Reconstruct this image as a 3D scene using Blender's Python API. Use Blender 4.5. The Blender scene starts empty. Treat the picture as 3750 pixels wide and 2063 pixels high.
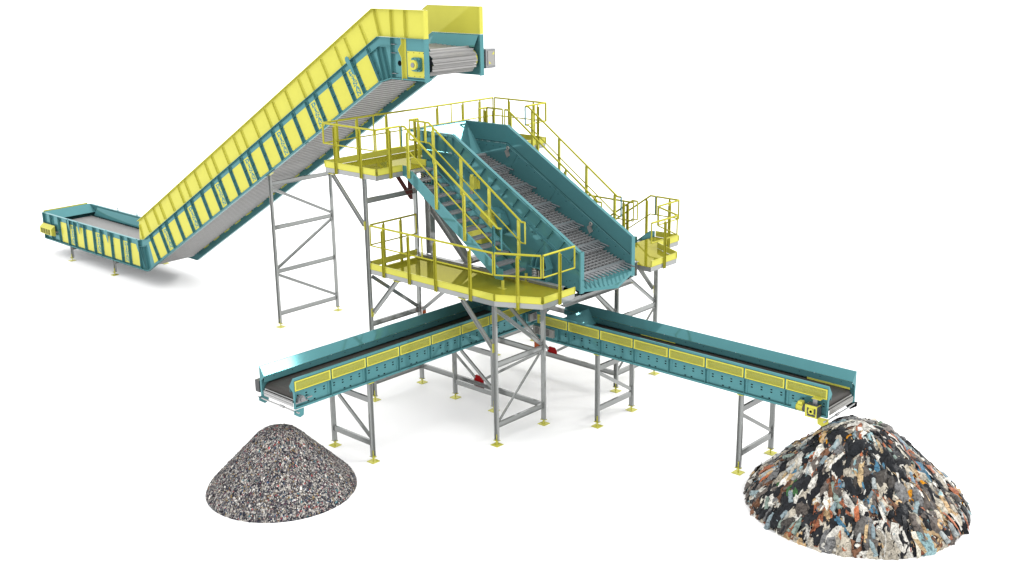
import bpy, bmesh, math, random
from mathutils import Vector, Matrix
S = bpy.context.scene
R = math.radians
V = Vector
# ------------------------------------------------------------------ camera, light, exposure
cam = bpy.data.cameras.new('camera'); camo = bpy.data.objects.new('camera', cam); S.collection.objects.link(camo)
camo.location = (21.01866, -21.94616, 13.52629)
camo.rotation_euler = (1.29052512, 0.01394913, 0.74371631)
cam.sensor_width = 36; cam.lens = 41.1329; cam.clip_start = .5; cam.clip_end = 5000
S.camera = camo
W = bpy.data.worlds.new('World'); S.world = W; W.use_nodes = True
bg = W.node_tree.nodes['Background']; bg.inputs[0].default_value = (1, 1, 1, 1); bg.inputs[1].default_value = 1.9
for energy, angle, d in ((.62, 8, (.640, .493, .589)), (.7, 9, (.398, .692, .603))):      # two studio lamps behind the machine
    sun = bpy.data.lights.new('studio_lamp', 'SUN'); sun.energy = energy; sun.angle = R(angle); sun.color = (1, .985, .96)
    suno = bpy.data.objects.new('studio_lamp', sun); S.collection.objects.link(suno); suno.location = V(d) * 40
    suno.rotation_euler = V(d).to_track_quat('Z', 'Y').to_euler()
S.view_settings.view_transform = 'Standard'; S.view_settings.look = 'None'
S.cycles.caustics_reflective = False; S.cycles.caustics_refractive = False; S.cycles.sample_clamp_indirect = 4; S.cycles.use_denoising = True
S.view_settings.exposure = 0; S.view_settings.gamma = 1

# ------------------------------------------------------------------ materials
def mat(name, col, rough=.12, metal=0., ior=1.5, bump=0., bscale=60., var=0., tint=None):
    m = bpy.data.materials.new(name); m.use_nodes = True
    if name != 'white_floor': col = tuple(min(.9, c * 1.47) for c in col)
    nt = m.node_tree; b = nt.nodes['Principled BSDF']
    b.inputs['Base Color'].default_value = (*col, 1); b.inputs['Roughness'].default_value = rough
    b.inputs['Metallic'].default_value = metal; b.inputs['IOR'].default_value = ior
    if tint: b.inputs['Specular Tint'].default_value = (*tint, 1)
    tc = nt.nodes.new('ShaderNodeTexCoord')
    if var:
        n = nt.nodes.new('ShaderNodeTexNoise'); n.inputs['Scale'].default_value = 3.; n.inputs['Detail'].default_value = 6
        nt.links.new(tc.outputs['Object'], n.inputs['Vector'])
        mr = nt.nodes.new('ShaderNodeMapRange'); mr.inputs[3].default_value = 1 - var; mr.inputs[4].default_value = 1 + var
        nt.links.new(n.outputs['Fac'], mr.inputs[0])
        mx = nt.nodes.new('ShaderNodeVectorMath'); mx.operation = 'SCALE'
        mx.inputs[0].default_value = col; nt.links.new(mr.outputs[0], mx.inputs['Scale']); nt.links.new(mx.outputs[0], b.inputs['Base Color'])
    if bump:
        n = nt.nodes.new('ShaderNodeTexNoise'); n.inputs['Scale'].default_value = bscale; n.inputs['Detail'].default_value = 3
        nt.links.new(tc.outputs['Object'], n.inputs['Vector'])
        bp = nt.nodes.new('ShaderNodeBump'); bp.inputs['Strength'].default_value = bump; bp.inputs['Distance'].default_value = .01
        nt.links.new(n.outputs['Fac'], bp.inputs['Height']); nt.links.new(bp.outputs[0], b.inputs['Normal'])
    return m
TEAL = mat('teal_paint', (.048, .134, .143), .05, .27, 1.33, var=.06, tint=(.35, .70, .74))
YEL = mat('yellow_paint', (.325, .313, .052), .06, .12, 1.3, var=.04, tint=(.6, .57, .2))
DECKP = mat('yellow_deck_paint', (.270, .256, .024), .04, .5, 1.15, var=.03, tint=(.42, .39, .05))
RAILP = mat('yellow_rail_paint', (.228, .216, .024), .25, .2, 1.2, var=.04, tint=(.5, .47, .1))
STEEL = mat('grey_painted_steel', (.180, .187, .183), .06, .3, 1.4, var=.06)
ZINC = mat('zinc_steel', (.138, .142, .147), .25, .4, 1.3, var=.08)
GRATE = mat('grating_steel', (.165, .168, .17), .4, .1, 1.3, var=.1)
SLAT = mat('slat_steel', (.165, .163, .16), .35, .3, 1.2, var=.08)
RUB = mat('black_rubber', (.024, .022, .020), .5, 0, 1.3, bump=.15, bscale=200)
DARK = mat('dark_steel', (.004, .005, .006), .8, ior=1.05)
DGREY = mat('cast_grey', (.03, .032, .034), .25, ior=1.3, var=.1)
CHROME = mat('bright_steel', (.22, .22, .22), .15, .7)
RED = mat('red_paint', (.16, .002, .003), .3, ior=1.15)
ORANGE = mat('orange_paint', (.20, .04, .008), .3, ior=1.2)
MAROON = mat('maroon_paint', (.068, .024, .022), .3, ior=1.2)
PALE = mat('pale_grey_cover', (.178, .176, .167), .25, .2, 1.3)
WHITE = mat('white_floor', (.93, .93, .935), .6, ior=1.2)
def attr_mat(name, rough, bump, ior, bs, crease_shade):
    m = mat(name, (.5, .5, .5), rough, ior=ior, bump=bump, bscale=bs)
    at = m.node_tree.nodes.new('ShaderNodeAttribute'); at.attribute_name = 'Col'
    nt = m.node_tree; tc = nt.nodes.new('ShaderNodeTexCoord'); mul = nt.nodes.new('ShaderNodeVectorMath'); mul.operation = 'SCALE'
    n1 = nt.nodes.new('ShaderNodeTexNoise'); n1.inputs['Scale'].default_value = bs * .55; n1.inputs['Detail'].default_value = 8; n1.inputs['Roughness'].default_value = .72; n1.inputs['Distortion'].default_value = 1.2
    mr = nt.nodes.new('ShaderNodeMapRange'); mr.inputs[1].default_value = .36; mr.inputs[2].default_value = .56; mr.inputs[3].default_value = crease_shade; mr.inputs[4].default_value = 1.12
    nt.links.new(tc.outputs['Object'], n1.inputs['Vector']); nt.links.new(n1.outputs['Fac'], mr.inputs[0])      # noise darkening painted in as crease shade on the scraps
    nt.links.new(at.outputs['Color'], mul.inputs[0]); nt.links.new(mr.outputs[0], mul.inputs['Scale']); nt.links.new(mul.outputs[0], nt.nodes['Principled BSDF'].inputs['Base Color'])
    return m
SHRED = attr_mat('shredded_waste', .6, .2, 1.1, 40, .6)
BULKY = attr_mat('bulky_waste', .22, 1., 1.2, 18, .22)

# ------------------------------------------------------------------ mesh helper
class MB:
    def __init__(s): s.v = []; s.f = []; s.c = []
    def add(s, vs, fs):
        o = len(s.v); s.v += [tuple(p) for p in vs]; s.f += [tuple(i + o for i in f) for f in fs]; return s
    def box(s, x0, x1, y0, y1, z0, z1):
        return s.add([(x, y, z) for z in (z0, z1) for y in (y0, y1) for x in (x0, x1)],
                     [(0, 2, 3, 1), (4, 5, 7, 6), (0, 1, 5, 4), (2, 6, 7, 3), (0, 4, 6, 2), (1, 3, 7, 5)])
    def prism(s, pts, d):                                  # polygon pushed along d
        d = V(d); n = len(pts); a = [V(p) for p in pts]
        return s.add(a + [p + d for p in a], [tuple(range(n - 1, -1, -1)), tuple(range(n, 2 * n))] +
                     [(i, (i + 1) % n, n + (i + 1) % n, n + i) for i in range(n)])
    def xz(s, pts, y0, y1): return s.prism([(x, y0, z) for x, z in pts], (0, y1 - y0, 0))
    def xy(s, pts, z0, z1): return s.prism([(x, y, z0) for x, y in pts], (0, 0, z1 - z0))
    def prof(s, a, b, poly, u):                            # 2D outline swept from a to b
        a = V(a); b = V(b); w = (b - a).normalized(); u = V(u); u = (u - w * u.dot(w)).normalized(); v = w.cross(u)
        return s.prism([a + u * p + v * q for p, q in poly], b - a)
    def chan(s, a, b, w, d, u, t=.012):                    # U section, open towards u
        h = w / 2
        return s.prof(a, b, [(-d / 2, -h), (d / 2, -h), (d / 2, -h + t), (-d / 2 + t, -h + t), (-d / 2 + t, h - t), (d / 2, h - t), (d / 2, h), (-d / 2, h)], u)
    def ibeam(s, a, b, h, w, u, t=.014):                   # I section, height h along u
        H = h / 2; B = w / 2; q = t / 2
        return s.prof(a, b, [(-H, -B), (-H + t, -B), (-H + t, -q), (H - t, -q), (H - t, -B), (H, -B), (H, B), (H - t, B), (H - t, q), (-H + t, q), (-H + t, B), (-H, B)], u)
    def bar(s, a, b, w, d, u): return s.prof(a, b, [(-w / 2, -d / 2), (w / 2, -d / 2), (w / 2, d / 2), (-w / 2, d / 2)], u)
    def tube(s, path, r, n=10, closed=False):
        P = [V(p) for p in path]; m = len(P); rings = []
        ref = V((0, 0, 1)) if abs((P[1] - P[0]).normalized().z) < .9 else V((1, 0, 0))
        for i in range(m):
            d0 = (P[i] - P[i - 1]).normalized() if (i or closed) else None
            d1 = (P[(i + 1) % m] - P[i]).normalized() if (i < m - 1 or closed) else None
            d0 = d0 or d1; d1 = d1 or d0
            t = d0 + d1; t = d1 if t.length < 1e-5 else t.normalized()
            u = ref - d1 * ref.dot(d1)
            if u.length < .2: ref = V((1, .3, 0)).normalized(); u = ref - d1 * ref.dot(d1)
            u.normalize(); w = d1.cross(u); ring = []
            for k in range(n):
                a = 2 * math.pi * k / n; q = u * math.cos(a) * r + w * math.sin(a) * r
                q = q - d1 * (q.dot(t) / max(.35, d1.dot(t)))
                ring.append(P[i] + q)
            rings.append(ring)
        fs = []
        for i in range(m if closed else m - 1):
            j = (i + 1) % m
            fs += [(i * n + k, i * n + (k + 1) % n, j * n + (k + 1) % n, j * n + k) for k in range(n)]
        if not closed: fs += [tuple(range(n - 1, -1, -1)), tuple((m - 1) * n + k for k in range(n))]
        return s.add([p for r_ in rings for p in r_], fs)
    def cyl(s, a, b, r, n=14): return s.tube([a, b], r, n)
def wpos(o):
    p = V((0, 0, 0))
    while o: p = p + o.location; o = o.parent
    return p
def obj(name, mb, m, parent=None, cols=None, smooth=True):
    me = bpy.data.meshes.new(name); off = wpos(parent)
    me.from_pydata([tuple(V(p) - off) for p in mb.v], [], mb.f); me.update()
    if cols:
        ca = me.color_attributes.new('Col', 'FLOAT_COLOR', 'CORNER'); buf = []
        for p, c in zip(me.polygons, cols): buf += [c[0], c[1], c[2], 1.] * p.loop_total
        ca.data.foreach_set('color', buf)
    else:
        b = bmesh.new(); b.from_mesh(me); bmesh.ops.recalc_face_normals(b, faces=b.faces); b.to_mesh(me); b.free()
    if smooth:
        me.polygons.foreach_set('use_smooth', [True] * len(me.polygons)); me.set_sharp_from_angle(angle=R(32))
    me.materials.append(m)
    o = bpy.data.objects.new(name, me); S.collection.objects.link(o); o.parent = parent
    return o
def decal(o, mb, m):                                        # bolt heads, slots: faces of a second material in the part's own mesh
    me = o.data; off = wpos(o); k = len(me.materials); me.materials.append(m)
    b = bmesh.new(); b.from_mesh(me); vs = [b.verts.new(V(p) - off) for p in mb.v]
    for f in mb.f:
        q = b.faces.new([vs[i] for i in f]); q.material_index = k
    b.to_mesh(me); b.free()
def thing(name, label, cat, loc, group=None):
    o = bpy.data.objects.new(name, None); S.collection.objects.link(o); o.location = loc; o.empty_display_size = .3
    o['label'] = label; o['category'] = cat
    if group: o['group'] = group
    return o
def foot(x, y, z, parent, m=None):                          # square plate, threaded jack and nut plate under a leg
    b = MB().box(x - .13, x + .13, y - .13, y + .13, 0, .018)
    b.cyl((x, y, .018), (x, y, z + .17), .017, 10).cyl((x, y, z - .05), (x, y, z - .012), .032, 6).box(x - .085, x + .085, y - .06, y + .06, z - .012, z)
    return obj('foot_plate', b, m or YEL, parent)

# ------------------------------------------------------------------ ground
g = obj('ground', MB().add([(-1500, -1500, 0), (1500, -1500, 0), (1500, 1500, 0), (-1500, 1500, 0)], [(0, 1, 2, 3)]), WHITE)
g['kind'] = 'structure'

# ================================================================== main steel frame
fr = thing('support_structure', 'grey steel channel frame carrying the sloped teal screen and both yellow platforms', 'steel frame', (-2.6, 3.74, 0))
ROWS = [(0., -1), (2., 1), (5.44, -1), (7.48, 1)]
for xs, in ((0.,), (-5.2,)):
    for y, o in ROWS:
        zt = 4.07 if xs == 0 else 6.96
        if xs == 0 and y in (2., 5.44): zt = 3.9
        b = MB().chan((xs, y, .145), (xs, y, zt), .14, .066, (0, o, 0))
        b.prism([(xs - .03, y + .034 * o, .72), (xs + .03, y + .034 * o, .72), (xs + .03, y + .02 * o, .66), (xs - .03, y + .02 * o, .66)], (0, 0, -.01)) if False else None
        l = obj('leg', b, STEEL, fr); foot(xs, y, .145, l)
def beam(a, b, u=(0, 0, 1), h=.155, w=.075): return obj('beam', MB().ibeam(a, b, h, w, u), STEEL, fr)
def brace(a, b, w=.11, d=.05, u=None):
    n = (V(b) - V(a)); u = u or ((1, 0, 0) if abs(n.x) < .2 else (0, 1, 0))
    return obj('brace', MB().chan(a, b, w, d, u, .01), STEEL, fr)
for x in (0., -5.2):                                        # frames across the two rows of legs
    for ya, yb in ((.04, 1.96), (5.48, 7.44)):
        beam((x, ya, .59), (x, yb, .59)); beam((x, ya, 2.375 if x == 0 else 2.48), (x, yb, 2.375 if x == 0 else 2.48))
        if x < -1: beam((x, ya, 6.30), (x, yb, 6.30))
brace((0, .10, 3.94), (0, 1.95, 2.47)); brace((0, .10, .70), (0, 1.9, 2.28), .07, .03)
brace((0, 5.5, 3.96), (0, 7.45, 2.47)); brace((0, 7.40, 2.28), (0, 5.55, .70), .07, .03)
brace((0, 5.36, 2.62), (0, 3.84, 3.93))
brace((-5.2, .12, 3.96), (-5.2, 1.95, 2.58)); brace((-5.2, 7.38, 3.96), (-5.2, 5.5, 2.58))
for y in (2., 5.44):                                        # frames along the machine
    s = -1 if y == 2. else 1
    beam((-5.16, y, .59), (-.04, y, .59)); beam((-5.16, y, 2.21), (-.04, y, 2.21))
    beam((-5.16, y, 4.12), (.75, y, 4.12), h=.43, w=.16)
    brace((-2.78, y, .76), (-5.08, y, 2.34), .08, .035); brace((-2.40, y, .80), (-.14, y, 2.2), .08, .035)
    brace((-5.05, y, 2.5), (-2.95, y, 4.14)); brace((-.13, y, 2.52), (-2.4, y, 4.12))
    obj('gusset', MB().xz([(-2.83, .672), (-2.83, .79), (-2.74, .87), (-2.52, .87), (-2.43, .79), (-2.43, .672)], y - .012, y + .012), RED, fr)
    obj('gusset', MB().xz([(-.30, 2.29), (-.30, 2.6), (-.1, 2.6), (-.07, 2.5), (-.07, 2.29)], y - .05, y - .03), ORANGE, fr)
    obj('gusset', MB().xz([(-5.12, 2.34), (-5.12, 2.58), (-4.97, 2.56), (-4.95, 2.34)], y + .04, y + .06), ORANGE, fr)
    # upper column and raking beam under the screen
    yc = y + .14 * (1 if y == 2. else -1)
    obj('column', MB().ibeam((-4.72, yc, 4.34), (-4.72, yc, 6.55), .22, .2, (1, 0, 0), .018), STEEL, fr)
    obj('raking_beam', MB().ibeam((-4.62, yc, 5.85), (-3.05, yc, 4.34), .2, .2, (0, 0, 1), .018), STEEL, fr)
    obj('gusset', MB().xz([(-4.6, 4.34), (-4.6, 4.62), (-4.55, 4.62), (-4.46, 4.34)], yc - .1, yc - .085), STEEL, fr)
for xx in (.62, -2.6, -4.7): beam((xx, 2.14, 3.795), (xx, 5.34, 3.795), h=.21, w=.2)
for y, o in ((0., 1), (7.48, -1)):                          # knee braces to the platforms
    for a, b in (((-5.08, y, 2.86), (-3.95, y, 4.06)), ((-.10, y, 2.87), (-1.25, y, 4.06)), ((-5.3, y, 5.55), (-6.68, y, 6.94))):
        obj('knee_brace', MB().chan(a, b, .13, .06, (0, -o, 0)), STEEL, fr)
        dx = b[0] - a[0]
        k = .04 * (1 if dx > 0 else -1)
        obj('end_plate', MB().box(a[0] - .008 - k, a[0] + .008 - k, y - .045, y + .045, a[2] - .13, a[2] + .13).box(b[0] - .14, b[0] + .14, y - .05, y + .05, b[2] + .002, b[2] + .014), YEL, fr)
for y0, y1, y2, y3 in ((1.15, 1.31, 1.70, 1.88), (6.33, 6.17, 5.78, 5.60)):
    obj('hanger_bracket', MB().prism([(-5.2, y0, 6.95), (-5.2, y1, 6.95), (-5.2, y2 - (y2 - y1) * .06, 6.43), (-5.2, y2, 6.43), (-5.2, y2, 6.95), (-5.2, y3, 6.95), (-5.2, y3, 6.04), (-5.2, y2 + (y3 - y2) * .35, 6.07)], (.02, 0, 0)), MAROON, fr)

# ================================================================== platforms
def post(part, x, y, z0, z1, n, m=None):                    # channel post outside a rail; n = outward normal
    n = V(n).normalized(); p = V((x, y, 0)) + n * .03
    b = MB().chan((p.x, p.y, z0), (p.x, p.y, z1 - .06), .085, .05, n, .008)
    t = n.cross(V((0, 0, 1)))
    q = p - n * .021
    b.prism([q - t * .0425 + V((0, 0, z1 - .0605)), q + t * .0425 + V((0, 0, z1 - .0605)), q + t * .025 + V((0, 0, z1 - .01)), q - t * .025 + V((0, 0, z1 - .01))], n * .008)
    return obj('post', b, m or RAILP, part)
def rail(plat, a, b, zt, posts, z0, n, bar_at=None, name='guardrail', toe=None, ends=(1, 1)):
    a = V((*a, 0)); b = V((*b, 0)); zm = zt - .607; z = V((0, 0, 1))
    top = MB().tube([a + z * zt, b + z * zt], .031).tube([a + z * zm, b + z * zm], .022)
    if ends[0]: top.bar(a + z * (zm - .012), a + z * (zt - .015), .034, .03, b - a)
    if ends[1]: top.bar(b + z * (zm - .012), b + z * (zt - .015), .034, .03, b - a)
    if bar_at is not None: c = a.lerp(b, bar_at); top.bar(c + z * zm, c + z * zt, .034, .03, b - a)
    g_ = obj(name, top, RAILP, plat)
    for f in posts: c = a.lerp(b, f); post(g_, c.x, c.y, z0, zt - .02, n)
    return g_
def toe(plat, a, b, z, n, h=.185):
    a = V((*a, 0)); b = V((*b, 0)); n = V(n).normalized(); d = (b - a).normalized(); zz = V((0, 0, 1))
    m = MB().prism([a + zz * (z + .004), b + zz * (z + .004), b + zz * (z + h), a + zz * (z + h)], n * .008)
    m.prism([a + zz * (z + h), b + zz * (z + h), b + zz * (z + h) + n * .03, a + zz * (z + h) + n * .03], (0, 0, .007))
    for e, sg in ((a, 1), (b, -1)): m.prism([e + zz * (z + .004), e + d * sg * .007 + zz * (z + .004), e + d * sg * .007 + zz * (z + h), e + zz * (z + h)], n * .03)
    return obj('toe_board', m, YEL, plat)
def decking(plat, poly, zt, zb, open_edges=()):
    c = V((sum(p[0] for p in poly) / len(poly), sum(p[1] for p in poly) / len(poly), 0))
    obj('deck', MB().xy(poly, zt - .012, zt), DECKP, plat)
    for i in range(len(poly)):
        a = V((*poly[i], 0)); b = V((*poly[(i + 1) % len(poly)], 0)); d = (b - a).normalized(); n = d.cross(V((0, 0, 1)))
        if n.dot((a + b) / 2 - c) < 0: n = -n
        m = MB().prism([a + V((0, 0, zb)), b + V((0, 0, zb)), b + V((0, 0, zt - .013)), a + V((0, 0, zt - .013))], -n * .012)
        m.prism([a + V((0, 0, zb)) - n * .0125, b + V((0, 0, zb)) - n * .0125, b + V((0, 0, zb)) - n * .06, a + V((0, 0, zb)) - n * .06], (0, 0, .01))
        obj('edge_beam', m, STEEL, plat)
ZL, ZLB, RL = 4.235, 4.08, 5.575
ZU, ZUB, RU = 7.125, 6.97, 8.455
def lower(name, label, flip):
    f = (lambda y: 7.48 - y) if flip else (lambda y: y)
    sg = 1 if flip else -1
    p = thing(name, label, 'platform', (-2, f(1.), ZLB), 'yellow access platforms at mid height')
    poly = [(-5.1, f(0)), (0, f(0)), (1.2, f(.62)), (1.2, f(1.98)), (-5.1, f(1.98))]
    decking(p, poly, ZL, ZLB)
    nd = V((.62, 1.2 * sg, 0)).normalized()
    if not flip:
        rail(p, (-5.05, 0), (-.03, 0), RL, (.112, .335, .555, .83), ZLB - .01, (0, sg, 0), .446)
        toe(p, (-5.08, 0), (-.02, 0), ZL, (0, sg, 0))
    else:
        rail(p, (-5.05, 7.48), (-.94, 7.48), RL, (.12, .36, .62, .9), ZLB - .01, (0, sg, 0))
        toe(p, (-5.08, 7.48), (-.94, 7.48), ZL, (0, sg, 0))
    e = nd * 0
    rail(p, (.02 if not flip else .06, f(.02)), (1.17, f(.60)), RL, (.5,) if not flip else (), ZLB - .04, nd)
    toe(p, (.03, f(.01)), (1.17, f(.60)), ZL, nd)
    rail(p, (1.2, f(.65)), (1.2, f(1.96)), RL, (.5,), ZLB - .02, (1, 0, 0))
    toe(p, (1.2, f(.66)), (1.2, f(1.96)), ZL, (1, 0, 0))
    rail(p, (-5.13, f(.1)), (-5.13, f(1.93)), RL, (.28, .66), ZLB + .1, (-1, 0, 0), ends=(0, 1))
    toe(p, (-5.13, f(.06)), (-5.13, f(1.93)), ZL + .04, (-1, 0, 0))
    return p
pn = lower('lower_platform', 'wide yellow glossy platform with guardrail at the foot of the near stairs', False)
pf = lower('lower_platform', 'yellow platform on the far side of the screen beside the small landing', True)
# landing beyond the far platform
decking(pf, [(-.93, 7.49), (-.02, 7.49), (-.02, 8.68), (-.93, 8.68)], ZL, ZLB)
rail(pf, (-.01, 7.52), (-.01, 8.66), RL, (.5,), ZLB - .02, (1, 0, 0)); toe(pf, (-.01, 7.52), (-.01, 8.68), ZL, (1, 0, 0))
rail(pf, (-.04, 8.69), (-.91, 8.69), RL, (.42,), ZLB - .02, (0, 1, 0)); toe(pf, (-.03, 8.69), (-.93, 8.69), ZL, (0, 1, 0))

up = thing('upper_platform', 'high yellow U shaped walkway with guardrail behind the top of the screen', 'platform', (-6, 3.74, ZUB), None)
decking(up, [(-7, 0), (-4.64, 0), (-4.64, 1.99), (-5.36, 1.99), (-5.36, 2.4), (-5.95, 2.4), (-5.95, 5.08), (-5.36, 5.08), (-5.36, 5.49), (-4.64, 5.49), (-4.64, 7.48), (-7, 7.48)], ZU, ZUB)
rail(up, (-7.0, 0), (-4.68, 0), RU, (.235, .735), ZUB - .01, (0, -1, 0)); toe(up, (-7.0, 0), (-4.67, 0), ZU, (0, -1, 0))
rail(up, (-4.64, .03), (-4.64, .97), RU, (.53,), ZUB - .01, (1, 0, 0)); toe(up, (-4.64, .04), (-4.64, .985), ZU, (1, 0, 0))
rail(up, (-7.02, .0), (-7.02, 7.45), RU, (.075, .182, .345, .645, .805, .915), ZUB, (-1, 0, 0), .27); toe(up, (-7.01, 0), (-7.01, 7.48), ZU, (-1, 0, 0))
obj('baluster', MB().bar((-7.02, 5.424, RU - .607), (-7.02, 5.424, RU), .034, .03, (0, 1, 0)), YEL, up)
rail(up, (-6.99, 7.5), (-4.63, 7.5), RU, (.275, .755), ZUB, (0, 1, 0)); toe(up, (-6.99, 7.49), (-4.64, 7.49), ZU, (0, 1, 0))
rail(up, (-4.64, 7.48), (-4.64, 6.52), RU, (.43,), ZUB - .01, (1, 0, 0), ends=(1, 0)); toe(up, (-4.64, 7.48), (-4.64, 6.50), ZU, (1, 0, 0))
rail(up, (-5.35, 2.0), (-4.68, 2.0), RU, (.55,), ZU, (0, 1, 0)); toe(up, (-5.35, 2.0), (-4.67, 2.0), ZU, (0, 1, 0))
rail(up, (-5.36, 2.02), (-5.36, 2.38), RU, (.5,), ZU, (1, 0, 0), ends=(0, 1))
rail(up, (-5.41, 5.48), (-4.73, 5.48), RU, (.46,), ZU, (0, -1, 0)); toe(up, (-5.41, 5.48), (-4.67, 5.48), ZU, (0, -1, 0))
rail(up, (-5.42, 5.46), (-5.42, 5.10), RU, (.35,), ZU, (1, 0, 0), ends=(1, 1))

# ================================================================== stairs
def stairs(name, label, yo, yi, outn):
    """yo: stringer away from the screen, yi: stringer beside the screen"""
    st = thing(name, label, 'staircase', (-2.6, (yo + yi) / 2, ZL), 'yellow railed stairs beside the screen')
    sl = .6755
    for y in (yo, yi):
        d = .012 if y == yo and yo < yi or y == yi and yi < yo else -.012
        poly = [(-4.64, 7.29), (-4.50, 7.29), (-4.40, 7.255), (-4.28, 7.15), (-.82, 4.80), (-.62, 4.80), (-.62, 4.48), (-.90, 4.48), (-4.54, 6.955), (-4.64, 6.955)]
        m = MB().xz(poly, y, y + d)
        s2 = 1 if d > 0 else -1
        for pa, pb in (((-4.28, 7.15), (-.82, 4.80)), ((-4.54, 6.955), (-.90, 4.48))):
            m.prism([(pa[0], y + d, pa[1]), (pb[0], y + d, pb[1]), (pb[0], y + d + s2 * .05, pb[1]), (pa[0], y + d + s2 * .05, pa[1])], (0, 0, -.012))
        so = obj('stringer', m, TEAL, st)
        obj('base_bracket', MB().box(-.66, -.60, y - .03, y + .03, ZL + .01, 4.478).box(-.80, -.52, y - .05, y + .05, ZL + .001, ZL + .01), YEL, so)
    y0, y1 = min(yo, yi) + .014, max(yo, yi) - .014
    for k in range(13):
        x = -4.29 + .3035 * k; z = 7.11 - .2075 * k
        m = MB().xz([(x - .27, z - .03), (x, z - .03), (x, z - .055), (x + .006, z - .055), (x + .012, z - .02), (x + .004, z), (x - .27, z)], y0, y1)
        obj('tread', m, GRATE if k % 20 == 21 else ZINC, st)
    for y, teal in ((yo, True), (yi, False)):
        n = (0, -1, 0) if y < (yo + yi) / 2 else (0, 1, 0)
        zt, zb = RU - .005, 5.957
        def path(dz): return [(-4.62, y, zt + dz), (-4.495, y, zt + dz), (-.80, y, zb + dz), (-.66, y, zb + dz)]
        m = MB().tube(path(0), .031).tube(path(-.61), .021)
        h = obj('handrail', m, RAILP, st)
        for x, z in ((-4.63, zt), (-.655, zb)): obj('end_bar', MB().bar((x, y, z - .625), (x, y, z + .005), .036, .03, (1, 0, 0)), TEAL if teal else YEL, h)
        for i, x in enumerate((-4.35, -3.2, -2.07, -.93)):
            zr = zt - (x + 4.495) * sl if x > -4.495 else zt
            post(h, x, y, zr - 1.42, zr - .01, n, TEAL if (teal and i == 3 and y < 3) else YEL)
    return st
stairs('staircase', 'teal stringer stairs with grey treads rising to the near end of the upper platform', 1.02, 2.0, -1)
stairs('staircase', 'stairs mostly hidden behind the far wall of the screen, yellow rails showing above it', 6.46, 5.48, 1)
# rear stairs going down from the landing
rs = thing('staircase', 'rear stairs descending behind the machine from the small far landing', 'staircase', (-3.5, 8.2, 0), 'yellow railed stairs beside the screen')
for y, n in ((7.71, -1), (8.69, 1)):
    obj('stringer', MB().xz([(-.95, 4.42), (-.95, 4.1), (-1.06, 4.1), (-6.9, .0), (-6.5, .0), (-1.15, 3.98 + .42)], y, y + .012 * -n), TEAL, rs)
    def path(dz): return [(-.96, y, RL + dz), (-1.15, y, RL + dz), (-6.3, y, RL - 5.15 * .70 + dz)]
    h = obj('handrail', MB().tube(path(0), .031).tube(path(-.61), .021), RAILP, rs)
    obj('end_bar', MB().bar((-.95, y, RL - .625), (-.95, y, RL), .036, .03, (1, 0, 0)), TEAL if n > 0 else YEL, h)
    for x in (-1.32, -2.25, -3.6, -5.0): post(h, x, y, RL - (-1.15 - x) * .70 - 1.42, RL - (-1.15 - x) * .70 - .01, (0, n, 0))
for k in range(18):
    x = -1.25 - .305 * k; z = 4.03 - .2135 * k
    obj('tread', MB().box(x - .25, x, 7.73, 8.67, z - .03, z), ZINC, rs)

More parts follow.
